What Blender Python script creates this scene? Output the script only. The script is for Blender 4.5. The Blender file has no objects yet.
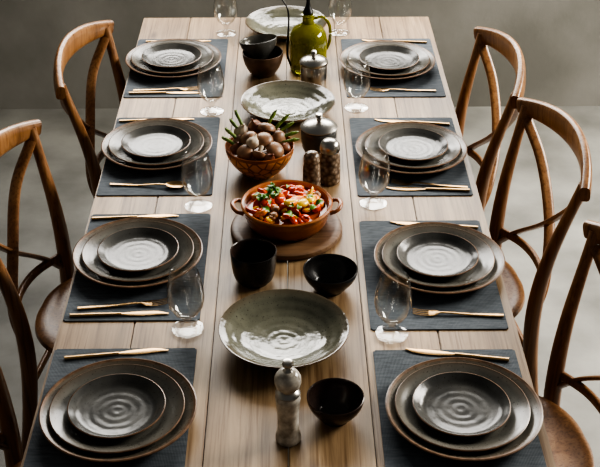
import bpy, bmesh, math, random
from mathutils import Vector, Matrix, Euler
random.seed(7)
scene = bpy.context.scene
COL = scene.collection
TZ = 0.75
scene.view_settings.look = 'AgX - High Contrast'

# ------------------------------------------------------------------ materials
def new_mat(name, color=(0.5,0.5,0.5), rough=0.5, metal=0.0, **kw):
    m = bpy.data.materials.new(name); m.use_nodes = True
    b = m.node_tree.nodes['Principled BSDF']
    b.inputs['Base Color'].default_value = (*color, 1)
    b.inputs['Roughness'].default_value = rough
    b.inputs['Metallic'].default_value = metal
    for k, v in kw.items():
        b.inputs[k.replace('_', ' ')].default_value = v
    return m
def N(m, t, **props):
    n = m.node_tree.nodes.new(t)
    for k, v in props.items(): setattr(n, k, v)
    return n
def L(m, a, b): m.node_tree.links.new(a, b)
def ramp(m, stops):
    r = N(m, 'ShaderNodeValToRGB'); e = r.color_ramp.elements
    e[0].position, e[0].color = stops[0][0], (*stops[0][1], 1)
    e[1].position, e[1].color = stops[-1][0], (*stops[-1][1], 1)
    for p, c in stops[1:-1]:
        x = e.new(p); x.color = (*c, 1)
    return r
def noisy(name, c1, c2, scale=8, rough=0.5, bump=0.0, detail=6, mapscale=(1,1,1), lo=0.35, hi=0.65, bscale=None, **kw):
    m = new_mat(name, c1, rough, **kw)
    b = m.node_tree.nodes['Principled BSDF']
    tc = N(m, 'ShaderNodeTexCoord'); mp = N(m, 'ShaderNodeMapping')
    mp.inputs['Scale'].default_value = mapscale
    L(m, tc.outputs['Object'], mp.inputs['Vector'])
    n = N(m, 'ShaderNodeTexNoise'); n.inputs['Scale'].default_value = scale; n.inputs['Detail'].default_value = detail
    L(m, mp.outputs[0], n.inputs['Vector'])
    r = ramp(m, [(lo, c1), (hi, c2)])
    L(m, n.outputs['Fac'], r.inputs[0]); L(m, r.outputs[0], b.inputs['Base Color'])
    if bump:
        bp = N(m, 'ShaderNodeBump'); bp.inputs['Strength'].default_value = bump; bp.inputs['Distance'].default_value = 0.002
        src = n
        if bscale:
            src = N(m, 'ShaderNodeTexNoise'); src.inputs['Scale'].default_value = bscale
            L(m, mp.outputs[0], src.inputs['Vector'])
        L(m, src.outputs['Fac'], bp.inputs['Height']); L(m, bp.outputs[0], b.inputs['Normal'])
    return m

def wood(name, dark, mid, light, rough, along='Y', plank=False, gscale=1.0):
    m = new_mat(name, mid, rough)
    b = m.node_tree.nodes['Principled BSDF']
    tc = N(m, 'ShaderNodeTexCoord'); mp = N(m, 'ShaderNodeMapping')
    s = {'X': (0.8, 14, 14), 'Y': (14, 0.8, 14), 'Z': (14, 14, 0.8)}[along]
    mp.inputs['Scale'].default_value = tuple(v*gscale for v in s)
    geo = N(m, 'ShaderNodeNewGeometry')
    vec = tc.outputs['Object']
    if plank:
        mul = N(m, 'ShaderNodeVectorMath', operation='MULTIPLY_ADD')
        cmb = N(m, 'ShaderNodeCombineXYZ')
        L(m, geo.outputs['Random Per Island'], cmb.inputs[0]); L(m, geo.outputs['Random Per Island'], cmb.inputs[1]); L(m, geo.outputs['Random Per Island'], cmb.inputs[2])
        mul.inputs[1].default_value = (9, 13, 5)
        L(m, cmb.outputs[0], mul.inputs[0]); L(m, vec, mul.inputs[2])
        vec = mul.outputs[0]
    L(m, vec, mp.inputs['Vector'])
    n = N(m, 'ShaderNodeTexNoise'); n.inputs['Scale'].default_value = 1.6; n.inputs['Detail'].default_value = 8
    n.inputs['Roughness'].default_value = 0.65; n.inputs['Distortion'].default_value = 0.9
    L(m, mp.outputs[0], n.inputs['Vector'])
    r = ramp(m, [(0.28, dark), (0.5, mid), (0.72, light)])
    L(m, n.outputs['Fac'], r.inputs[0])
    n2 = N(m, 'ShaderNodeTexNoise'); n2.inputs['Scale'].default_value = 2.3; n2.inputs['Detail'].default_value = 3
    L(m, vec, n2.inputs['Vector'])
    r2 = ramp(m, [(0.3, (0.62, 0.57, 0.52)), (0.7, (1.1, 1.08, 1.05))])
    L(m, n2.outputs['Fac'], r2.inputs[0])
    mx = N(m, 'ShaderNodeMix', data_type='RGBA', blend_type='MULTIPLY'); mx.inputs[0].default_value = 1.0
    L(m, r.outputs[0], mx.inputs[6]); L(m, r2.outputs[0], mx.inputs[7])
    out = mx.outputs[2]
    mp3 = N(m, 'ShaderNodeMapping')
    s3 = {'X': (4, 160, 160), 'Y': (160, 4, 160), 'Z': (160, 160, 4)}[along]
    mp3.inputs['Scale'].default_value = s3
    L(m, vec, mp3.inputs['Vector'])
    n3 = N(m, 'ShaderNodeTexNoise'); n3.inputs['Scale'].default_value = 1.0; n3.inputs['Detail'].default_value = 4
    L(m, mp3.outputs[0], n3.inputs['Vector'])
    r3 = ramp(m, [(0.33, (0.58, 0.50, 0.42)), (0.5, (1, 1, 1))])
    L(m, n3.outputs['Fac'], r3.inputs[0])
    mx3 = N(m, 'ShaderNodeMix', data_type='RGBA', blend_type='MULTIPLY'); mx3.inputs[0].default_value = 0.9
    L(m, out, mx3.inputs[6]); L(m, r3.outputs[0], mx3.inputs[7]); out = mx3.outputs[2]
    if plank:
        mpk = N(m, 'ShaderNodeMapping'); mpk.inputs['Scale'].default_value = (7, 2.6, 1)
        L(m, vec, mpk.inputs['Vector'])
        vk = N(m, 'ShaderNodeTexVoronoi'); vk.inputs['Scale'].default_value = 1.0
        L(m, mpk.outputs[0], vk.inputs['Vector'])
        rk = ramp(m, [(0.03, (0.25, 0.17, 0.12)), (0.12, (1, 1, 1))]); L(m, vk.outputs['Distance'], rk.inputs[0])
        mk_ = N(m, 'ShaderNodeMix', data_type='RGBA', blend_type='MULTIPLY'); mk_.inputs[0].default_value = 0.75
        L(m, out, mk_.inputs[6]); L(m, rk.outputs[0], mk_.inputs[7]); out = mk_.outputs[2]
        mr = N(m, 'ShaderNodeMapRange'); mr.inputs['To Min'].default_value = 0.82; mr.inputs['To Max'].default_value = 1.12
        L(m, geo.outputs['Random Per Island'], mr.inputs['Value'])
        vm = N(m, 'ShaderNodeVectorMath', operation='SCALE')
        L(m, out, vm.inputs[0]); L(m, mr.outputs[0], vm.inputs['Scale']); out = vm.outputs[0]
    L(m, out, b.inputs['Base Color'])
    bp = N(m, 'ShaderNodeBump'); bp.inputs['Strength'].default_value = 0.25; bp.inputs['Distance'].default_value = 0.001
    L(m, n3.outputs['Fac'], bp.inputs['Height']); L(m, bp.outputs[0], b.inputs['Normal'])
    return m

def glaze(name, c, c2, rough, speck=(0.035,0.03,0.024), bump=0.25, edge=None, R=0.1, rings=0.0):
    """stoneware glaze: mottled, speckled, slightly uneven surface; optional browner outer zone"""
    m = new_mat(name, c, rough); b = m.node_tree.nodes['Principled BSDF']
    tc = N(m, 'ShaderNodeTexCoord')
    n = N(m, 'ShaderNodeTexNoise'); n.inputs['Scale'].default_value = 16; n.inputs['Detail'].default_value = 6
    L(m, tc.outputs['Object'], n.inputs['Vector'])
    r = ramp(m, [(0.35, c), (0.68, c2)]); L(m, n.outputs['Fac'], r.inputs[0])
    out = r.outputs[0]
    if edge:
        sp = N(m, 'ShaderNodeSeparateXYZ'); L(m, tc.outputs['Object'], sp.inputs[0])
        cb = N(m, 'ShaderNodeCombineXYZ'); L(m, sp.outputs[0], cb.inputs[0]); L(m, sp.outputs[1], cb.inputs[1])
        ln = N(m, 'ShaderNodeVectorMath', operation='LENGTH'); L(m, cb.outputs[0], ln.inputs[0])
        mr = N(m, 'ShaderNodeMapRange'); mr.inputs['From Min'].default_value = R*0.86; mr.inputs['From Max'].default_value = R
        L(m, ln.outputs['Value'], mr.inputs['Value'])
        me = N(m, 'ShaderNodeMix', data_type='RGBA'); L(m, mr.outputs[0], me.inputs[0]); L(m, out, me.inputs[6]); me.inputs[7].default_value = (*edge,1)
        out = me.outputs[2]
    s = N(m, 'ShaderNodeTexNoise'); s.inputs['Scale'].default_value = 300; s.inputs['Detail'].default_value = 1
    L(m, tc.outputs['Object'], s.inputs['Vector'])
    rs = ramp(m, [(0.66, (0,0,0)), (0.74, (1,1,1))]); L(m, s.outputs['Fac'], rs.inputs[0])
    mx = N(m, 'ShaderNodeMix', data_type='RGBA'); L(m, rs.outputs[0], mx.inputs[0]); L(m, out, mx.inputs[6])
    mx.inputs[7].default_value = (*speck, 1); L(m, mx.outputs[2], b.inputs['Base Color'])
    rr = N(m, 'ShaderNodeMapRange'); rr.inputs['To Min'].default_value = rough*0.75; rr.inputs['To Max'].default_value = rough*1.35
    L(m, n.outputs['Fac'], rr.inputs['Value']); L(m, rr.outputs[0], b.inputs['Roughness'])
    w = N(m, 'ShaderNodeTexNoise'); w.inputs['Scale'].default_value = 30; w.inputs['Detail'].default_value = 2
    L(m, tc.outputs['Object'], w.inputs['Vector'])
    bp = N(m, 'ShaderNodeBump'); bp.inputs['Strength'].default_value = bump; bp.inputs['Distance'].default_value = 0.0016
    L(m, w.outputs['Fac'], bp.inputs['Height'])
    last = bp
    if rings:
        wv = N(m, 'ShaderNodeTexWave', wave_type='RINGS', rings_direction='Z'); wv.inputs['Scale'].default_value = 17
        wv.inputs['Distortion'].default_value = 1.2; wv.inputs['Detail'].default_value = 2; wv.inputs['Detail Scale'].default_value = 2
        L(m, tc.outputs['Object'], wv.inputs['Vector'])
        b2 = N(m, 'ShaderNodeBump'); b2.inputs['Strength'].default_value = rings; b2.inputs['Distance'].default_value = 0.0008
        L(m, wv.outputs['Fac'], b2.inputs['Height']); L(m, bp.outputs[0], b2.inputs['Normal']); last = b2
    L(m, last.outputs[0], b.inputs['Normal'])
    return m

M_table = wood('oak_table', (0.17,0.10,0.05), (0.35,0.24,0.135), (0.54,0.395,0.245), 0.44, 'Y', True)
M_chair = wood('chair_wood', (0.15,0.068,0.027), (0.28,0.14,0.06), (0.40,0.22,0.10), 0.32, 'Z')
M_trivet = wood('trivet_wood', (0.09,0.05,0.027), (0.17,0.095,0.05), (0.25,0.15,0.08), 0.5, 'X')
M_dinner = glaze('glaze_taupe', (0.115,0.107,0.088), (0.175,0.162,0.135), 0.25, edge=(0.12,0.085,0.055), R=0.152, rings=0.2)
M_salad = glaze('glaze_grey', (0.10,0.097,0.085), (0.155,0.148,0.128), 0.22, edge=(0.10,0.08,0.06), R=0.131, rings=0.2)
M_side = glaze('glaze_slate', (0.050,0.050,0.048), (0.090,0.088,0.081), 0.22, bump=0.45, rings=0.35)
M_side.node_tree.nodes['Principled BSDF'].inputs['Specular IOR Level'].default_value = 0.36
M_rim = noisy('rim_brown', (0.10,0.055,0.03), (0.20,0.115,0.065), 60, 0.33)
M_serve = glaze('glaze_olive', (0.09,0.09,0.066), (0.15,0.147,0.108), 0.13, bump=0.9, rings=0.3, edge=(0.11,0.085,0.055), R=0.138)
M_dark = glaze('glaze_black', (0.014,0.013,0.013), (0.028,0.026,0.025), 0.22)
M_darkin = glaze('glaze_darkbrown', (0.026,0.017,0.014), (0.05,0.027,0.02), 0.22)
M_greyin = glaze('glaze_greybrown', (0.09,0.075,0.06), (0.13,0.11,0.09), 0.3)
M_gold = new_mat('brushed_gold', (0.45,0.29,0.14), 0.32, 1.0)
M_silver = new_mat('pewter', (0.40,0.38,0.35), 0.28, 1.0)
M_blackmetal = new_mat('black_metal', (0.02,0.02,0.02), 0.35, 0.6)
M_terra = noisy('terracotta_glaze', (0.30,0.10,0.035), (0.42,0.17,0.06), 22, 0.22, 0.1)
M_terra_d = noisy('terracotta_dark', (0.20,0.065,0.022), (0.36,0.12,0.038), 25, 0.28, 0.1)

def carved():
    m = new_mat('carved_copper_clay', (0.4,0.14,0.03), 0.3); b = m.node_tree.nodes['Principled BSDF']
    tc = N(m, 'ShaderNodeTexCoord')
    v = N(m, 'ShaderNodeTexVoronoi', feature='DISTANCE_TO_EDGE'); v.inputs['Scale'].default_value = 42
    L(m, tc.outputs['Object'], v.inputs['Vector'])
    r = ramp(m, [(0.02, (0.18,0.05,0.012)), (0.12, (0.70,0.29,0.07))])
    L(m, v.outputs['Distance'], r.inputs[0]); L(m, r.outputs[0], b.inputs['Base Color'])
    bp = N(m, 'ShaderNodeBump'); bp.inputs['Strength'].default_value = 0.6; bp.inputs['Distance'].default_value = 0.003
    L(m, v.outputs['Distance'], bp.inputs['Height']); L(m, bp.outputs[0], b.inputs['Normal'])
    return m
M_carved = carved()
def mosaic():
    m = new_mat('mosaic_glass', (0.4,0.33,0.26), 0.22); b = m.node_tree.nodes['Principled BSDF']
    tc = N(m, 'ShaderNodeTexCoord')
    v = N(m, 'ShaderNodeTexVoronoi'); v.inputs['Scale'].default_value = 85
    L(m, tc.outputs['Object'], v.inputs['Vector'])
    r = ramp(m, [(0.05, (0.42,0.34,0.26)), (0.4, (0.21,0.15,0.105)), (0.75, (0.08,0.052,0.035))])
    L(m, v.outputs['Distance'], r.inputs[0]); L(m, r.outputs[0], b.inputs['Base Color'])
    bp = N(m, 'ShaderNodeBump'); bp.inputs['Strength'].default_value = 0.8; bp.inputs['Distance'].default_value = 0.002; bp.invert = True
    L(m, v.outputs['Distance'], bp.inputs['Height']); L(m, bp.outputs[0], b.inputs['Normal'])
    return m
M_mosaic = mosaic()
def mat_linen():
    m = new_mat('slate_linen', (0.05,0.055,0.062), 0.8); b = m.node_tree.nodes['Principled BSDF']
    b.inputs['Specular IOR Level'].default_value = 0.3
    tc = N(m, 'ShaderNodeTexCoord')
    outs = []
    for d in ('X', 'Y'):
        w = N(m, 'ShaderNodeTexWave', bands_direction=d); w.inputs['Scale'].default_value = 110
        w.inputs['Distortion'].default_value = 0.8
        L(m, tc.outputs['Object'], w.inputs['Vector']); outs.append(w)
    a = N(m, 'ShaderNodeMath', operation='ADD'); L(m, outs[0].outputs['Fac'], a.inputs[0]); L(m, outs[1].outputs['Fac'], a.inputs[1])
    bp = N(m, 'ShaderNodeBump'); bp.inputs['Strength'].default_value = 0.4; bp.inputs['Distance'].default_value = 0.001
    L(m, a.outputs[0], bp.inputs['Height']); L(m, bp.outputs[0], b.inputs['Normal'])
    mp = N(m, 'ShaderNodeMapping'); mp.inputs['Scale'].default_value = (30, 160, 1)
    L(m, tc.outputs['Object'], mp.inputs['Vector'])
    n = N(m, 'ShaderNodeTexNoise'); n.inputs['Scale'].default_value = 1; n.inputs['Detail'].default_value = 6
    L(m, mp.outputs[0], n.inputs['Vector'])
    r = ramp(m, [(0.3, (0.070,0.083,0.098)), (0.7, (0.135,0.153,0.172))]); L(m, n.outputs['Fac'], r.inputs[0]); L(m, r.outputs[0], b.inputs['Base Color'])
    return m
M_mat = mat_linen()
def thin_glass():
    m = bpy.data.materials.new('clear_glass'); m.use_nodes = True
    nt = m.node_tree; nt.nodes.clear()
    o = N(m, 'ShaderNodeOutputMaterial'); t = N(m, 'ShaderNodeBsdfTransparent'); g = N(m, 'ShaderNodeBsdfGlossy')
    t.inputs[0].default_value = (0.988,0.99,0.985,1); g.inputs['Roughness'].default_value = 0.1
    lw = N(m, 'ShaderNodeLayerWeight'); lw.inputs['Blend'].default_value = 0.5
    r = N(m, 'ShaderNodeMapRange'); r.inputs['To Min'].default_value = 0.07; r.inputs['To Max'].default_value = 0.9
    p = N(m, 'ShaderNodeMath', operation='POWER'); p.inputs[1].default_value = 3.2
    L(m, lw.outputs['Facing'], p.inputs[0]); L(m, p.outputs[0], r.inputs['Value'])
    mx = N(m, 'ShaderNodeMixShader'); L(m, r.outputs[0], mx.inputs[0]); L(m, t.outputs[0], mx.inputs[1]); L(m, g.outputs[0], mx.inputs[2])
    L(m, mx.outputs[0], o.inputs['Surface'])
    return m
M_glass = thin_glass()
M_oil = noisy('olive_green_glass', (0.14,0.15,0.012), (0.36,0.34,0.03), 14, 0.08, Transmission_Weight=0.5)
M_mill = noisy('mottled_white_glass', (0.28,0.25,0.21), (0.66,0.62,0.55), 45, 0.12, detail=4)
M_floor = noisy('concrete_floor', (0.15,0.148,0.135), (0.33,0.325,0.30), 2.6, 0.5, 0.15, detail=10, bscale=60)
M_wall = noisy('plaster_wall', (0.185,0.18,0.16), (0.31,0.30,0.275), 1.7, 0.85, 0.3, detail=10, bscale=35)
M_frame = noisy('window_paint', (0.35,0.34,0.31), (0.4,0.39,0.36), 10, 0.5)

# ------------------------------------------------------------------ mesh helpers
def mk(name, bm, mats, loc=(0,0,0), rot=(0,0,0), parent=None, smooth=True, sharp=40):
    bmesh.ops.recalc_face_normals(bm, faces=bm.faces)
    me = bpy.data.meshes.new(name); bm.to_mesh(me); bm.free()
    for m in mats: me.materials.append(m)
    if smooth:
        for p in me.polygons: p.use_smooth = True
        me.set_sharp_from_angle(angle=math.radians(sharp))
    o = bpy.data.objects.new(name, me); COL.objects.link(o)
    o.location = loc; o.rotation_euler = rot
    if parent: o.parent = parent
    return o
def dup(o, loc, rot=None, name=None):
    n = bpy.data.objects.new(name or o.name.split('.')[0], o.data); COL.objects.link(n)
    n.location = loc; n.rotation_euler = rot if rot else (0,0,0)
    return n
def empty(name, loc=(0,0,0), rot=(0,0,0)):
    e = bpy.data.objects.new(name, None); COL.objects.link(e); e.location = loc; e.rotation_euler = rot
    e.empty_display_size = 0.1
    return e
def lathe_bm(bm, prof, seg=72, mat_of=None, M=None, wob=None):
    rings = []
    for (r, z) in prof:
        if r < 1e-6: rings.append([bm.verts.new((0,0,z))])
        else:
            ring = []
            for i in range(seg):
                a = 2*math.pi*i/seg
                k = 1+(wob(a, z) if wob else 0)
                ring.append(bm.verts.new((r*k*math.cos(a), r*k*math.sin(a), z)))
            rings.append(ring)
    allv = [v for r in rings for v in r]
    for j in range(len(rings)-1):
        A, B = rings[j], rings[j+1]
        mi = mat_of(j) if mat_of else 0
        for i in range(seg):
            k = (i+1) % seg
            if len(A) == 1 and len(B) == 1: continue
            if len(A) == 1: f = bm.faces.new((A[0], B[i], B[k]))
            elif len(B) == 1: f = bm.faces.new((A[i], A[k], B[0]))
            else: f = bm.faces.new((A[i], A[k], B[k], B[i]))
            f.material_index = mi
    if M is not None: bmesh.ops.transform(bm, matrix=M, verts=allv)
    return allv
def lathe(name, prof, mats, loc=(0,0,0), seg=72, mat_of=None, rot=(0,0,0), parent=None, sharp=40, wob=None):
    bm = bmesh.new(); lathe_bm(bm, prof, seg, mat_of, wob=wob)
    return mk(name, bm, mats, loc, rot, parent, sharp=sharp)
def cr(pts, n=8):
    P = [Vector(p) for p in pts]; P = [2*P[0]-P[1]] + P + [2*P[-1]-P[-2]]; out = []
    for i in range(1, len(P)-2):
        for k in range(n):
            t = k/n; a, b, c, d = P[i-1], P[i], P[i+1], P[i+2]
            out.append(0.5*((2*b)+(c-a)*t+(2*a-5*b+4*c-d)*t*t+(3*b-a-3*c+d)*t**3))
    out.append(P[-2]); return out
def sweep(bm, pts, w, h, up=(0,0,1), seg=12, power=2.0, mi=0):
    up = Vector(up); n = len(pts); rings = []; vs = []
    for i, p in enumerate(pts):
        p = Vector(p); a = Vector(pts[max(i-1,0)]); b = Vector(pts[min(i+1,n-1)])
        T = (b-a).normalized(); S = T.cross(up)
        if S.length < 1e-4: S = T.cross(Vector((1,0,0)))
        S.normalize(); U = S.cross(T).normalized(); t = i/(n-1)
        ww = w(t) if callable(w) else w; hh = h(t) if callable(h) else h
        ring = []
        for k in range(seg):
            th = 2*math.pi*(k+0.5)/seg; c, s = math.cos(th), math.sin(th)
            e = 2.0/power
            x = math.copysign(abs(c)**e, c)*ww; y = math.copysign(abs(s)**e, s)*hh
            v = bm.verts.new(p+S*x+U*y); ring.append(v); vs.append(v)
        rings.append(ring)
    for j in range(n-1):
        for k in range(seg):
            q = (k+1) % seg
            f = bm.faces.new((rings[j][k], rings[j][q], rings[j+1][q], rings[j+1][k])); f.material_index = mi
    for r in (rings[0][::-1], rings[-1]):
        f = bm.faces.new(r); f.material_index = mi
    return vs
def box(bm, lo, hi, mi=0, bev=0.0):
    g = bmesh.ops.create_cube(bm, size=1.0); vs = g['verts']
    lo, hi = Vector(lo), Vector(hi); c = (lo+hi)/2; s = hi-lo
    for v in vs: v.co = Vector((v.co.x*s.x, v.co.y*s.y, v.co.z*s.z))+c
    fs = set(f for v in vs for f in v.link_faces)
    for f in fs: f.material_index = mi
    if bev:
        es = list(set(e for v in vs for e in v.link_edges))
        bmesh.ops.bevel(bm, geom=es, offset=bev, segments=2, affect='EDGES')
def blob(bm, c, s, rot=(0,0,0), mi=0, noise=0.0, sub=2):
    g = bmesh.ops.create_icosphere(bm, subdivisions=sub, radius=1.0); vs = g['verts']
    R = Euler(rot).to_matrix()
    for v in vs:
        k = 1+random.uniform(-noise, noise)
        v.co = R @ Vector((v.co.x*s[0]*k, v.co.y*s[1]*k, v.co.z*s[2]*k)) + Vector(c)
    for f in set(f for v in vs for f in v.link_faces): f.material_index = mi

# ------------------------------------------------------------------ room
bm = bmesh.new(); box(bm, (-2.7,-1.0,-0.1), (2.7,4.84,0.0)); mk('floor', bm, [M_floor], smooth=False)
bm = bmesh.new()   # back wall with a window opening
YB = 4.64
box(bm, (-2.7,YB,0), (2.7,YB+0.2,1.35)); box(bm, (-2.7,YB,1.35), (-1.1,YB+0.2,3.3))
box(bm, (1.3,YB,1.35), (2.7,YB+0.2,3.3)); box(bm, (-1.1,YB,3.0), (1.3,YB+0.2,3.3))
mk('wall_back', bm, [M_wall], smooth=False)
bm = bmesh.new(); box(bm, (-2.9,-1.0,-0.1), (-2.7,YB+0.2,3.3)); mk('wall_left', bm, [M_wall], smooth=False)
bm = bmesh.new()
box(bm, (2.7,-1.0,-0.1), (2.9,YB+0.2,0.9)); box(bm, (2.7,-1.0,0.9), (2.9,1.6,3.3)); box(bm, (2.7,4.5,0.9), (2.9,YB+0.2,3.3)); box(bm, (2.7,1.6,2.7), (2.9,4.5,3.3))
mk('wall_right', bm, [M_wall], smooth=False)
bm = bmesh.new()
for x in (-1.1,-0.32,0.47,1.25): box(bm, (x,YB+0.06,1.35), (x+0.05,YB+0.12,3.0))
for z in (1.35,2.15,2.95): box(bm, (-1.1,YB+0.07,z), (1.3,YB+0.11,z+0.05))
mk('window_1', bm, [M_frame], smooth=False)
bm = bmesh.new()
for y in (1.6,2.55,3.5,4.45): box(bm, (2.76,y,0.9), (2.82,y+0.05,2.7))
for z in (0.9,1.78,2.65): box(bm, (2.77,1.6,z), (2.81,4.5,z+0.05))
mk('window_2', bm, [M_frame], smooth=False)

# ------------------------------------------------------------------ table
table = empty('dining_table')
bm = bmesh.new()
xs = [-0.5,-0.335,-0.16,0.0,0.165,0.325,0.5]
for a, b in zip(xs[:-1], xs[1:]):
    box(bm, (a+0.0008,1.2,TZ-0.04), (b-0.0008,3.82,TZ), bev=0.0018)
mk('table_top', bm, [M_table], parent=table, smooth=False)
bm = bmesh.new()
for sx in (-1,1):
    for y in (1.34,3.68):
        box(bm, (sx*0.42-0.04,y-0.04,0), (sx*0.42+0.04,y+0.04,TZ-0.04), bev=0.004)
    box(bm, (sx*0.42-0.012,1.39,TZ-0.13), (sx*0.42+0.012,3.63,TZ-0.04), bev=0.002)
for y in (1.34,3.68): box(bm, (-0.38,y-0.012,TZ-0.13), (0.38,y+0.012,TZ-0.04), bev=0.002)
mk('table_base', bm, [M_table], parent=table, smooth=False)

# ------------------------------------------------------------------ chairs
def chair(x, y, ang):
    c = empty('dining_chair', (x,y,0), (0,0,math.radians(ang)))
    bm = bmesh.new()     # saddle seat (round, dished)
    prof = [(0,0.425),(0.175,0.425),(0.198,0.432),(0.208,0.443),(0.205,0.455),(0.190,0.459),(0.165,0.453),(0.10,0.448),(0,0.447)]
    def sq(a, z): return 0.05*abs(math.sin(2*a))
    lathe_bm(bm, prof, 56, wob=sq); mk('seat', bm, [M_chair], parent=c)
    bm = bmesh.new()     # rear posts run floor -> rail
    for s in (-1,1):
        p = cr([(-0.245,s*0.20,0),(-0.205,s*0.178,0.25),(-0.19,s*0.175,0.45),(-0.205,s*0.19,0.64),(-0.256,s*0.222,0.87)], 8)
        sweep(bm, p, lambda t: 0.015+0.007*math.sin(math.pi*min(1,t*1.1)), lambda t: 0.014+0.007*math.sin(math.pi*min(1,t*1.1)), up=(1,0,0))
    mk('back_posts', bm, [M_chair], parent=c)
    bm = bmesh.new()     # bent top rail
    pts = []
    for i in range(33):
        t = -1+2*i/32; pts.append((-0.308+0.060*t*t, 0.250*t, 0.888-0.028*t*t))
    sweep(bm, pts, 0.0135, lambda t: 0.022+0.016*math.sin(math.pi*t), up=(0.12,0,1), seg=16, power=3.2)
    mk('top_rail', bm, [M_chair], parent=c)
    bm = bmesh.new()     # crossed slats
    for s in (-1,1):
        p = cr([(-0.255,s*0.208,0.84),(-0.280,s*0.12,0.745),(-0.268+s*0.006,0,0.625),(-0.232,-s*0.12,0.525),(-0.192,-s*0.172,0.46)], 8)
        sweep(bm, p, 0.006, 0.015, up=(1,0,0), seg=12, power=3)
    p = cr([(-0.195,-0.175,0.505),(-0.235,-0.09,0.51),(-0.248,0,0.512),(-0.235,0.09,0.51),(-0.195,0.175,0.505)], 8)
    sweep(bm, p, 0.008, 0.012, seg=12, power=3)
    mk('cross_slats', bm, [M_chair], parent=c)
    bm = bmesh.new()
    for s in (-1,1):
        sweep(bm, cr([(0.13,s*0.13,0.43),(0.155,s*0.15,0.22),(0.175,s*0.17,0)], 5), lambda t: 0.019-0.006*t, lambda t: 0.019-0.006*t, up=(1,0,0))
        sweep(bm, cr([(-0.215,s*0.183,0.20),(0.155,s*0.152,0.20)], 4), 0.009, 0.009)
    sweep(bm, cr([(0.14,-0.14,0.29),(0.14,0.14,0.29)], 4), 0.009, 0.009)
    sweep(bm, cr([(-0.21,-0.18,0.29),(-0.21,0.18,0.29)], 4), 0.009, 0.009)
    mk('front_legs_and_stretchers', bm, [M_chair], parent=c)
    bm = bmesh.new(); lathe_bm(bm, [(0.155,0.39),(0.178,0.39),(0.178,0.426),(0.155,0.426),(0.155,0.39)], 48); mk('seat_apron', bm, [M_chair], parent=c)
    return c
chair(-0.355,3.18,-9); chair(-0.455,2.48,-8); chair(-0.45,1.76,-5)
chair(0.372,3.13,184); chair(0.437,2.60,188); chair(0.478,1.95,188)

# ------------------------------------------------------------------ placemats
def placemat():
    bm = bmesh.new(); box(bm, (-0.15,-0.225,0), (0.15,0.225,0.003))
    es = [e for e in bm.edges if abs(e.verts[0].co.z-e.verts[1].co.z) > 0.001]
    bmesh.ops.bevel(bm, geom=es, offset=0.004, segments=3, affect='EDGES')
    return mk('placemat', bm, [M_mat], (0,0,TZ), smooth=False)
mats = [(-0.343,1.712),(-0.343,2.262),(-0.345,2.807),(-0.345,3.395),(0.33,1.70),(0.33,2.222),(0.333,2.797),(0.333,3.39)]
pm = placemat(); pm.location = (*mats[0], TZ)
for q in mats[1:]: dup(pm, (*q, TZ))

# ------------------------------------------------------------------ plates
def rimmat(k): return lambda j: 1 if j in k else 0
P0 = TZ+0.0032
dinner = lathe('dinner_plate', [(0,0.002),(0.086,0.002),(0.088,0),(0.094,0),(0.098,0.004),(0.125,0.013),(0.149,0.0225),(0.1525,0.0255),(0.1525,0.0275),(0.150,0.0285),(0.1455,0.0265),(0.122,0.0165),(0.108,0.009),(0.10,0.0072),(0,0.0068)], [M_dinner, M_rim], seg=96, mat_of=rimmat((6,7,8,9)))
salad = lathe('salad_plate', [(0,0.002),(0.070,0.002),(0.072,0),(0.078,0),(0.082,0.004),(0.105,0.012),(0.127,0.0195),(0.131,0.0225),(0.131,0.024),(0.129,0.025),(0.1245,0.023),(0.104,0.0155),(0.092,0.0085),(0.085,0.0068),(0,0.0064)], [M_salad, M_rim], seg=96, mat_of=rimmat((7,8)))
side = lathe('side_plate', [(0,0.002),(0.052,0.002),(0.054,0),(0.060,0),(0.064,0.004),(0.078,0.009),(0.0925,0.0175),(0.0950,0.020),(0.0950,0.0218),(0.0930,0.0225),(0.0900,0.0205),(0.081,0.0135),(0.074,0.0092),(0.066,0.0078),(0.052,0.0070),(0.034,0.0064),(0.016,0.0062),(0,0.0064)], [M_side, M_rim], seg=96, mat_of=rimmat((7,8)))
pl = [(-0.330,1.717),(-0.352,2.275),(-0.358,2.82),(-0.360,3.405),(0.342,1.712),(0.355,2.243),(0.341,2.79),(0.320,3.383)]
for i, (x, y) in enumerate(pl):
    ox, oy = random.uniform(-.004,.004), random.uniform(-.004,.004)
    A = (x,y,P0); B = (x+ox,y+oy,P0+0.0073); C = (x+ox*1.5,y+oy*1.2,P0+0.0142)
    if i == 0: dinner.location, salad.location, side.location = A, B, C
    else:
        r = (0,0,random.uniform(0,6)); dup(dinner, A, r); dup(salad, B, r); dup(side, C, r)

serve = lathe('serving_platter', [(0,0.003),(0.052,0.003),(0.054,0),(0.062,0),(0.066,0.005),(0.095,0.016),(0.120,0.030),(0.1365,0.0415),(0.1385,0.044),(0.1375,0.046),(0.134,0.0455),(0.118,0.036),(0.096,0.024),(0.080,0.0165),(0.074,0.0155),(0.055,0.0115),(0.03,0.0098),(0.012,0.0100),(0,0.0095)], [M_serve, M_rim], (-0.008,1.953,TZ+.0005), seg=96, mat_of=rimmat((7,8)))
dup(serve, (0.004,3.055,TZ+.0005), (0,0,2)); dup(serve, (0.0,3.672,TZ+.0005), (0,0,4))

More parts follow.
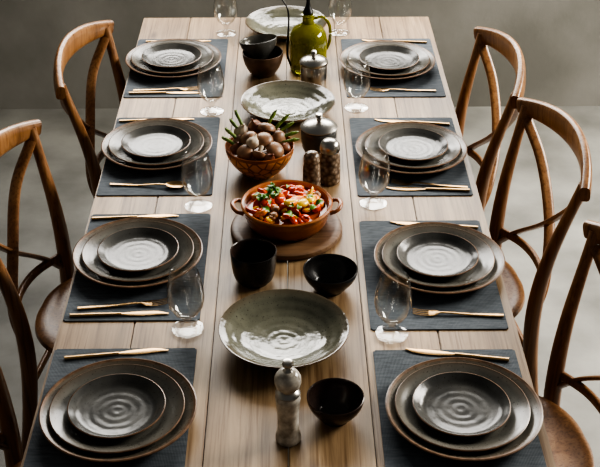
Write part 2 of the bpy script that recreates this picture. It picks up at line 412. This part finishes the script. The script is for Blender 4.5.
# ------------------------------------------------------------------ drinking glasses
gp = [(0,0.001),(0.030,0.000),(0.0345,0.001),(0.0345,0.0025),(0.028,0.004),(0.012,0.008),(0.0075,0.014),(0.0068,0.024),(0.012,0.032),(0.026,0.045),(0.037,0.064),(0.0405,0.084),(0.0395,0.104),(0.0355,0.126),(0.0305,0.148),(0.0298,0.1485),(0.0293,0.148),(0.0345,0.126),(0.0385,0.104),(0.0395,0.084),(0.036,0.065),(0.025,0.047),(0.010,0.036),(0,0.034)]
gl = lathe('wine_glass', gp, [M_glass], seg=64, sharp=60)
gpos = [(-0.217,2.004),(-0.226,2.522),(-0.221,3.073),(-0.204,3.672),(0.224,1.98),(0.221,2.535),(0.207,3.092),(0.181,3.672)]
def on_mat(x, y):
    return any(abs(x-a) < 0.185 and abs(y-b) < 0.26 for a, b in mats)
for i, (x, y) in enumerate(gpos):
    z = TZ+(0.0033 if on_mat(x,y) else 0.0003)
    if i == 0: gl.location = (x,y,z)
    else: dup(gl, (x,y,z))

# ------------------------------------------------------------------ cutlery
def fork():
    bm = bmesh.new()
    h = cr([(-0.098,0,0.003),(-0.03,0,0.003),(0.03,0,0.006),(0.052,0,0.004)], 6)
    sweep(bm, h, lambda t: 0.0055-0.0030*t if t < .8 else 0.0031+0.035*(t-.8), 0.0013, seg=10, power=3)
    sweep(bm, cr([(0.050,0,0.0042),(0.058,0,0.003),(0.066,0,0.003)], 4), lambda t: 0.0095+0.002*t, 0.0011, seg=10, power=3)
    for k in range(4):
        y = -0.0096+0.0064*k
        sweep(bm, cr([(0.064,y,0.003),(0.082,y,0.003),(0.102,y*0.92,0.007)], 4), lambda t: 0.0017-0.0008*t, 0.001, seg=8)
    return mk('fork', bm, [M_gold])
def knife():
    bm = bmesh.new()
    sweep(bm, cr([(-0.108,0,0.0035),(-0.05,0,0.0035),(0.005,0,0.0035)], 6), lambda t: 0.0055-0.0012*t, 0.0028, seg=12, power=2.2)
    sweep(bm, cr([(0.003,0,0.003),(0.05,0.001,0.002),(0.085,0.001,0.002),(0.108,-0.003,0.002)], 6), lambda t: (0.0035+0.005*math.sin(math.pi*min(1,t*1.05)**0.8)), 0.0010, seg=10, power=2.0)
    return mk('table_knife', bm, [M_gold])
def spoon():
    bm = bmesh.new()
    sweep(bm, cr([(-0.095,0,0.003),(-0.02,0,0.003),(0.035,0,0.008),(0.058,0,0.005)], 6), lambda t: 0.0055-0.0033*t, 0.0013, seg=10, power=3)
    prof = [(0,0.0),(0.4,0.0007),(0.8,0.004),(1.0,0.0078),(1.0,0.0088),(0.93,0.0078),(0.75,0.0045),(0.4,0.0018),(0,0.0012)]
    lathe_bm(bm, prof, 32, M=Matrix.Translation((0.08,0,0)) @ Matrix.Diagonal((0.028,0.018,1,1)))
    return mk('spoon', bm, [M_gold])
F, K, S = fork(), knife(), spoon()
used = set()
def put(o, x0, y0, x1, y1):
    """handle end (x0,y0) -> tip end (x1,y1)"""
    loc = ((x0+x1)/2,(y0+y1)/2,TZ+0.0034); r = (0,0,math.atan2(y1-y0,x1-x0))
    if o.name in used: dup(o, loc, r)
    else: o.location = loc; o.rotation_euler = r; used.add(o.name)
put(K,-0.46,1.902,-0.26,1.928); put(K,-0.47,2.462,-0.292,2.474); put(K,-0.48,3.003,-0.275,3.018); put(K,-0.46,3.592,-0.26,3.600)
put(K,0.455,1.886,0.255,1.922); put(K,0.466,2.408,0.262,2.436); put(K,0.465,2.972,0.26,3.004); put(K,0.46,3.575,0.26,3.598)
put(K,-0.475,2.052,-0.268,2.060); put(F,-0.47,2.078,-0.268,2.100)
put(S,-0.466,2.634,-0.275,2.620)
put(F,-0.47,3.213,-0.27,3.222); put(K,-0.472,3.192,-0.27,3.196)
put(F,0.480,2.040,0.275,2.055); put(F,0.474,2.606,0.278,2.638); put(K,0.46,2.592,0.275,2.606)
put(F,0.460,3.200,0.255,3.208)
put(F,0.455,1.532,0.255,1.548); put(F,-0.455,1.530,-0.255,1.545)

# ------------------------------------------------------------------ bowls and cups
def bowl_prof(R, h, rb, th=0.003, full=0.5):
    out = [(0,0.002),(rb*0.85,0.002),(rb*0.88,0),(rb,0),(rb*1.02,0.003)]
    n = 9
    def rr(t): return rb*1.02+(R-rb*1.02)*(math.sin(t*math.pi/2)**(full*1.3))
    for i in range(1,n+1):
        t = i/n; out.append((rr(t), 0.003+(h-0.003)*t))
    inn = [(R-th*0.5, h+0.001),(R-th, h-0.001)]
    for i in range(n-1,0,-1):
        t = i/n; inn.append((max(rr(t)-th,0.002), 0.003+(h-0.003)*t+0.0015))
    inn += [(rb*0.7,0.0072),(0,0.0065)]
    return out+inn
def bowl(name, x, y, R, h, rb, m1, m2, full=0.7, th=0.0035, z=0.0004, rot=(0,0,0)):
    p = bowl_prof(R,h,rb,th,full)
    return lathe(name, p, [m1,m2], (x,y,TZ+z), mat_of=lambda j: 1 if j >= 14 else 0, rot=rot, sharp=50)
bowl('ceramic_cup', -0.077,2.192,0.053,0.082,0.034,M_dark,M_darkin,0.30)
bowl('small_bowl', 0.097,2.155,0.062,0.056,0.030,M_dark,M_dark,0.75)
bowl('small_bowl', 0.092,1.716,0.056,0.054,0.028,M_darkin,M_darkin,0.75)
bowl('small_bowl', -0.074,3.34,0.064,0.075,0.034,noisy('brown_clay',(0.08,0.045,0.028),(0.14,0.08,0.05),30,0.4),M_greyin,0.55)
bowl('small_bowl', -0.080,3.352,0.060,0.058,0.026,M_side,M_salad,0.62, z=0.052, rot=(math.radians(-9),math.radians(-8),0))

# ------------------------------------------------------------------ round trivet + casserole
lathe('wooden_trivet', [(0,0),(0.130,0),(0.136,0.003),(0.138,0.009),(0.136,0.015),(0.131,0.018),(0.118,0.018),(0.115,0.016),(0,0.016)], [M_trivet], (-0.002,2.405,TZ+.0004), seg=96)
cas = empty('casserole_dish', (-0.001,2.415,TZ+0.0168))
lathe('body', [(0,0.001),(0.080,0),(0.090,0.004),(0.099,0.018),(0.105,0.040),(0.108,0.052),(0.112,0.056),(0.1125,0.060),(0.109,0.0625),(0.104,0.060),(0.101,0.052),(0.096,0.030),(0.088,0.012),(0,0.008)], [M_terra_d, M_terra], mat_of=lambda j: 1 if j in (4,5,6,7,8,9) else 0, parent=cas, seg=80)
bm = bmesh.new()
for s in (-1,1):
    sweep(bm, cr([(s*0.104,-0.030,0.046),(s*0.122,-0.026,0.052),(s*0.131,-0.010,0.056),(s*0.131,0.010,0.056),(s*0.122,0.026,0.052),(s*0.104,0.030,0.046)], 6), 0.006, 0.005, seg=12)
mk('handles', bm, [M_terra_d], parent=cas)
VM = [new_mat('tomato_red',(0.62,0.06,0.012),0.2), new_mat('carrot_orange',(0.85,0.25,0.02),0.25), new_mat('pepper_yellow',(0.90,0.55,0.04),0.22),
      noisy('basil_green',(0.05,0.17,0.01),(0.13,0.30,0.025),40,0.4), noisy('braised_brown',(0.20,0.08,0.03),(0.38,0.19,0.08),60,0.4), new_mat('tomato_sauce',(0.42,0.09,0.015),0.15)]
bm = bmesh.new()
lathe_bm(bm, [(0,0.050),(0.05,0.049),(0.099,0.044),(0.098,0.03),(0,0.03)], 48)
for f in bm.faces: f.material_index = 5
def leaf(bm, c, L_, W_, rot, mi):
    R = Euler(rot).to_matrix(); n = 6; rows = []
    for i in range(n+1):
        t = i/n; w = W_*math.sin(math.pi*min(0.98,max(0.03,t))**0.85); z = 0.25*L_*math.sin(math.pi*t)
        rows.append([bm.verts.new(R@Vector((L_*(t-0.5), k*w, z+(0.35*abs(k)*w)))+Vector(c)) for k in (-1,-0.5,0,0.5,1)])
    for i in range(n):
        for k in range(4):
            f = bm.faces.new((rows[i][k],rows[i][k+1],rows[i+1][k+1],rows[i+1][k])); f.material_index = mi
for i in range(95):
    a = random.uniform(0,2*math.pi); r = 0.086*math.sqrt(random.random()); z = 0.050+0.016*(1-(r/0.09)**2)+random.uniform(-0.003,0.005)
    c = (r*math.cos(a), r*math.sin(a), z); k = random.random(); e = tuple(random.uniform(-1,1)*v for v in (0.7,0.7,3))
    if k < 0.36:
        blob(bm, c, (random.uniform(.012,.020), random.uniform(.010,.014), random.uniform(.006,.010)), e, 0, 0.06)
    elif k < 0.58: blob(bm, c, (random.uniform(.011,.018), .011, .008), e, 1, 0.08)
    elif k < 0.76: # pepper strip
        R = Euler(e).to_matrix(); pts = [R@Vector((0.026*math.cos(q)-0.01,0.026*math.sin(q),0))+Vector(c) for q in [(-0.8+0.2*j) for j in range(9)]]
        sweep(bm, pts, 0.0030, 0.0065, seg=8, mi=random.choice((0,2,1)))
    elif k < 0.90: blob(bm, c, (random.uniform(.010,.015), .011, .008), e, 4, 0.12)
    else: blob(bm, c, (random.uniform(.011,.015), .010, .006), e, 2, 0.08)
for i, (px, py_, rz) in enumerate([(0.016,-0.026,0.3),(0.042,-0.020,0.9),(0.058,0.002,1.5),(0.028,0.000,0.6)]):
    blob(bm, (px, py_, 0.073-0.002*i), (0.026,0.014,0.009), (0.2,0.2,rz), 2 if i != 3 else 1, 0.04)
for i in range(34):
    a = random.uniform(0,2*math.pi); r = 0.082*math.sqrt(random.random())
    if i < 22: a = math.pi*0.86+random.uniform(-0.5,0.6); r = random.uniform(0.02,0.072)
    leaf(bm, (r*math.cos(a), r*math.sin(a), 0.067+0.014*(1-(r/0.09)**2)), random.uniform(.016,.028), random.uniform(.005,.009), (random.uniform(-.5,.5),random.uniform(-.5,.5),random.uniform(0,6.28)), 3)
mk('vegetable_stew', bm, VM, parent=cas)

# ------------------------------------------------------------------ vegetable bowl
vb = empty('vegetable_bowl', (-0.072,2.705,TZ+0.0004))
lathe('bowl', bowl_prof(0.092,0.082,0.042,0.004,0.62), [M_carved, M_terra_d], mat_of=lambda j: 1 if j >= 12 else 0, parent=vb, sharp=50)
VG = [noisy('mushroom_cap',(0.17,0.08,0.04),(0.32,0.18,0.10),40,0.4), new_mat('mushroom_stem',(0.55,0.45,0.33),0.6), noisy('garlic_skin',(0.42,0.32,0.23),(0.60,0.50,0.38),50,0.5),
      noisy('asparagus_green',(0.06,0.12,0.015),(0.19,0.27,0.045),60,0.45), noisy('shallot_skin',(0.14,0.045,0.025),(0.28,0.12,0.06),50,0.35)]
bm = bmesh.new()
lathe_bm(bm, [(0,0.066),(0.05,0.062),(0.078,0.052),(0.07,0.045),(0,0.04)], 40)
for f in bm.faces: f.material_index = 4
def mushroom(c, R, rot, mi=0):
    M = Matrix.Translation(c) @ Euler(rot).to_matrix().to_4x4()
    prof = [(0,-1.15),(0.30,-1.15),(0.34,-0.9),(0.28,-0.4),(0.30,-0.08),(0.86,-0.12),(1.0,0.0),(0.97,0.25),(0.8,0.5),(0.5,0.68),(0,0.75)]
    lathe_bm(bm, [(r*R,z*R) for r,z in prof], 24, mat_of=lambda j: (1 if j < 4 else mi), M=M)
for c, R, rot in [((-0.036,-0.045,0.083),0.024,(0.5,-0.3,0)),((0.000,-0.058,0.086),0.020,(2.4,0.4,0)),((0.040,-0.040,0.086),0.025,(0.4,0.5,0)),
                  ((0.012,-0.018,0.104),0.025,(0.3,0.1,0)),((-0.028,-0.002,0.102),0.024,(-0.2,-0.5,0)),((0.050,0.008,0.098),0.021,(0.9,1.2,0)),((0.018,0.030,0.112),0.025,(-0.4,0.2,0)),((-0.055,0.010,0.088),0.02,(0.3,-0.9,0))]:
    mushroom(c, R, rot)
for c, s, mi in [((-0.062,-0.022,0.082),0.016,4),((-0.048,0.034,0.104),0.021,2),((-0.012,0.046,0.112),0.021,4),((0.026,-0.066,0.076),0.017,4),((0.066,-0.016,0.080),0.018,4),((0.045,0.042,0.092),0.019,4),((-0.016,-0.034,0.106),0.018,2)]:
    M = Matrix.Translation(c) @ Euler((random.uniform(-.6,.6),random.uniform(-.6,.6),0)).to_matrix().to_4x4()
    lathe_bm(bm, [(0,-0.9*s),(0.5*s,-0.85*s),(0.95*s,-0.3*s),(1.0*s,0.05*s),(0.75*s,0.55*s),(0.3*s,0.9*s),(0.16*s,1.1*s),(0.12*s,1.4*s),(0,1.42*s)], 24, mat_of=lambda j: mi, M=M, wob=lambda a,z: 0.05*math.cos(6*a))
def asparagus(p0, p1, r=0.0055):
    p0, p1 = Vector(p0), Vector(p1); mid = (p0+p1)/2+Vector((0,0,0.006)); pts = cr([p0,mid,p1], 10)
    f_ = lambda t: r*(1 if t < .72 else 1.15*math.sqrt(max(0.03,1-((t-.72)/.28)**2)))
    sweep(bm, pts, f_, f_, seg=10, mi=3)
    d = (p1-p0).normalized()
    for i in range(9):
        t = 0.3+0.08*i; p = p0.lerp(p1,t)+Vector((0,0,0.006*4*t*(1-t))); a = i*2.4
        sd = d.cross(Vector((0,0,1))).normalized(); u = sd.cross(d)
        q = p+(sd*math.cos(a)+u*math.sin(a))*r*0.8
        blob(bm, q, (0.0024,0.0016,0.0045), tuple(d.to_track_quat('Z','Y').to_euler()), 3, 0.0, 1)
for a, b in [((-0.03,0.02,0.070),(-0.080,0.040,0.140)),((-0.04,0.00,0.070),(-0.092,0.020,0.122)),((-0.03,0.03,0.075),(-0.066,0.056,0.158)),((-0.05,-0.02,0.075),(-0.100,-0.004,0.108)),
             ((0.02,0.02,0.075),(0.092,0.040,0.130)),((0.02,0.00,0.080),(0.104,0.018,0.112)),((0.02,0.03,0.080),(0.080,0.058,0.145)),((0.01,0.04,0.09),(0.045,0.072,0.150)),((0.04,-0.01,0.08),(0.106,-0.002,0.100))]:
    asparagus(a,b,0.0045)
mk('vegetables', bm, VG, parent=vb)

# ------------------------------------------------------------------ jars, shakers, mill, bottle
jar = empty('lidded_jar', (0.088,2.812,TZ+0.0004))
lathe('body', [(0,0),(0.034,0),(0.038,0.004),(0.046,0.022),(0.049,0.045),(0.049,0.066),(0.048,0.076),(0.046,0.078),(0.045,0.07),(0,0.068)], [M_side], parent=jar)
lathe('lid', [(0,0.076),(0.042,0.076),(0.050,0.079),(0.051,0.082),(0.044,0.088),(0.032,0.095),(0.018,0.099),(0.007,0.101),(0.0055,0.106),(0.009,0.110),(0.0105,0.115),(0.008,0.120),(0,0.121)], [M_silver], parent=jar)
jar2 = empty('lidded_jar', (0.083,3.243,TZ+0.0004))
lathe('body', [(0,0),(0.036,0),(0.039,0.003),(0.040,0.03),(0.041,0.074),(0.039,0.077),(0,0.077)], [M_silver], parent=jar2)
lathe('lid', [(0,0.077),(0.042,0.077),(0.0435,0.080),(0.0435,0.086),(0.036,0.094),(0.020,0.100),(0.007,0.102),(0.0055,0.107),(0.009,0.111),(0.010,0.116),(0.007,0.120),(0,0.121)], [M_silver], parent=jar2)
def shaker(x, y, R, h):
    e = empty('spice_shaker', (x,y,TZ+0.0004))
    lathe('body', [(0,0),(R*0.9,0),(R,0.004),(R*0.99,h*0.35),(R*0.94,h*0.62),(R*0.84,h*0.72),(0,h*0.72)], [M_mosaic], parent=e, seg=48)
    lathe('cap', [(0,h*0.72),(R*0.82,h*0.72),(R*0.92,h*0.76),(R*0.88,h*0.88),(R*0.66,h*0.96),(R*0.3,h*0.99),(0,h)], [M_silver if R > .026 else M_mosaic], parent=e, seg=48)
shaker(0.064,2.612,0.0235,0.112); shaker(0.112,2.652,0.029,0.126)
mill = empty('pepper_mill', (0.0,1.655,TZ+0.0004))
lathe('body', [(0,0),(0.0225,0),(0.0245,0.003),(0.0245,0.012),(0.0220,0.018),(0.0205,0.030),(0.0205,0.055),(0.0215,0.078),(0.0235,0.096),(0.0240,0.104),(0.021,0.112),(0,0.112)], [M_mill], parent=mill, seg=48)
lathe('collar', [(0,0.112),(0.0225,0.112),(0.024,0.115),(0.022,0.120),(0.0165,0.124),(0.016,0.128),(0,0.128)], [M_silver], parent=mill, seg=48)
lathe('head', [(0,0.128),(0.018,0.128),(0.0235,0.133),(0.0255,0.143),(0.0245,0.153),(0.019,0.163),(0.010,0.168),(0,0.168)], [M_mill], parent=mill, seg=48)
lathe('knob', [(0,0.1665),(0.010,0.1675),(0.006,0.172),(0.0055,0.175),(0.0095,0.179),(0.0105,0.184),(0.008,0.190),(0,0.192)], [M_silver], parent=mill, seg=32)
ob = empty('olive_oil_bottle', (0.068,3.372,TZ+0.0004))
lathe('glass_body', [(0,0.002),(0.050,0),(0.057,0.006),(0.060,0.03),(0.060,0.100),(0.057,0.122),(0.046,0.140),(0.028,0.150),(0.019,0.158),(0.018,0.178),(0.021,0.181),(0.021,0.187),(0.016,0.188),(0,0.188)], [M_oil], parent=ob, seg=64)
lathe('stopper', [(0,0.188),(0.015,0.188),(0.017,0.193),(0.013,0.203),(0.008,0.212),(0.006,0.225),(0.005,0.240),(0,0.241)], [M_blackmetal], parent=ob, seg=32)
bm = bmesh.new()
sweep(bm, cr([(-0.054,-0.025,0.025),(-0.064,-0.028,0.06),(-0.063,-0.025,0.12),(-0.060,-0.02,0.18),(-0.066,-0.015,0.215),(-0.085,-0.012,0.245)], 8), lambda t: 0.0036-0.0014*t, lambda t: 0.0036-0.0014*t)
mk('spout', bm, [M_blackmetal], parent=ob)
bm = bmesh.new()
sweep(bm, cr([(0.017,0,0.172),(0.045,0,0.176),(0.066,0,0.150),(0.068,0,0.10),(0.058,0,0.07)], 8), 0.005, 0.005)
mk('handle', bm, [M_oil], parent=ob)

# ------------------------------------------------------------------ lights
def area(name, loc, target, sx, sy, e, col):
    l = bpy.data.lights.new(name, 'AREA'); l.shape = 'RECTANGLE'; l.size = sx; l.size_y = sy; l.energy = e; l.color = col
    o = bpy.data.objects.new(name, l); COL.objects.link(o); o.location = loc
    o.rotation_euler = (Vector(target)-Vector(loc)).to_track_quat('-Z','Y').to_euler()
area('window_light_back', (0.1,YB+0.45,2.35), (0.1,2.4,1.1), 2.6, 1.3, 150, (1.0,0.97,0.92))
area('window_light_right', (3.1,3.4,2.3), (0.4,3.1,0.5), 2.0, 1.0, 260, (1.0,0.95,0.86))
w = bpy.data.worlds.new('World'); scene.world = w; w.use_nodes = True
w.node_tree.nodes['Background'].inputs[0].default_value = (1.0,0.99,0.96,1); w.node_tree.nodes['Background'].inputs[1].default_value = 0.11

# ------------------------------------------------------------------ camera
cd = bpy.data.cameras.new('camera'); cam = bpy.data.objects.new('camera', cd); COL.objects.link(cam)
cd.lens = 36*1150/600; cd.sensor_width = 36; cd.sensor_fit = 'HORIZONTAL'
cam.location = (0.003,0.0,2.258); cam.rotation_euler = (math.radians(57.8),0,-0.0118)
scene.camera = cam
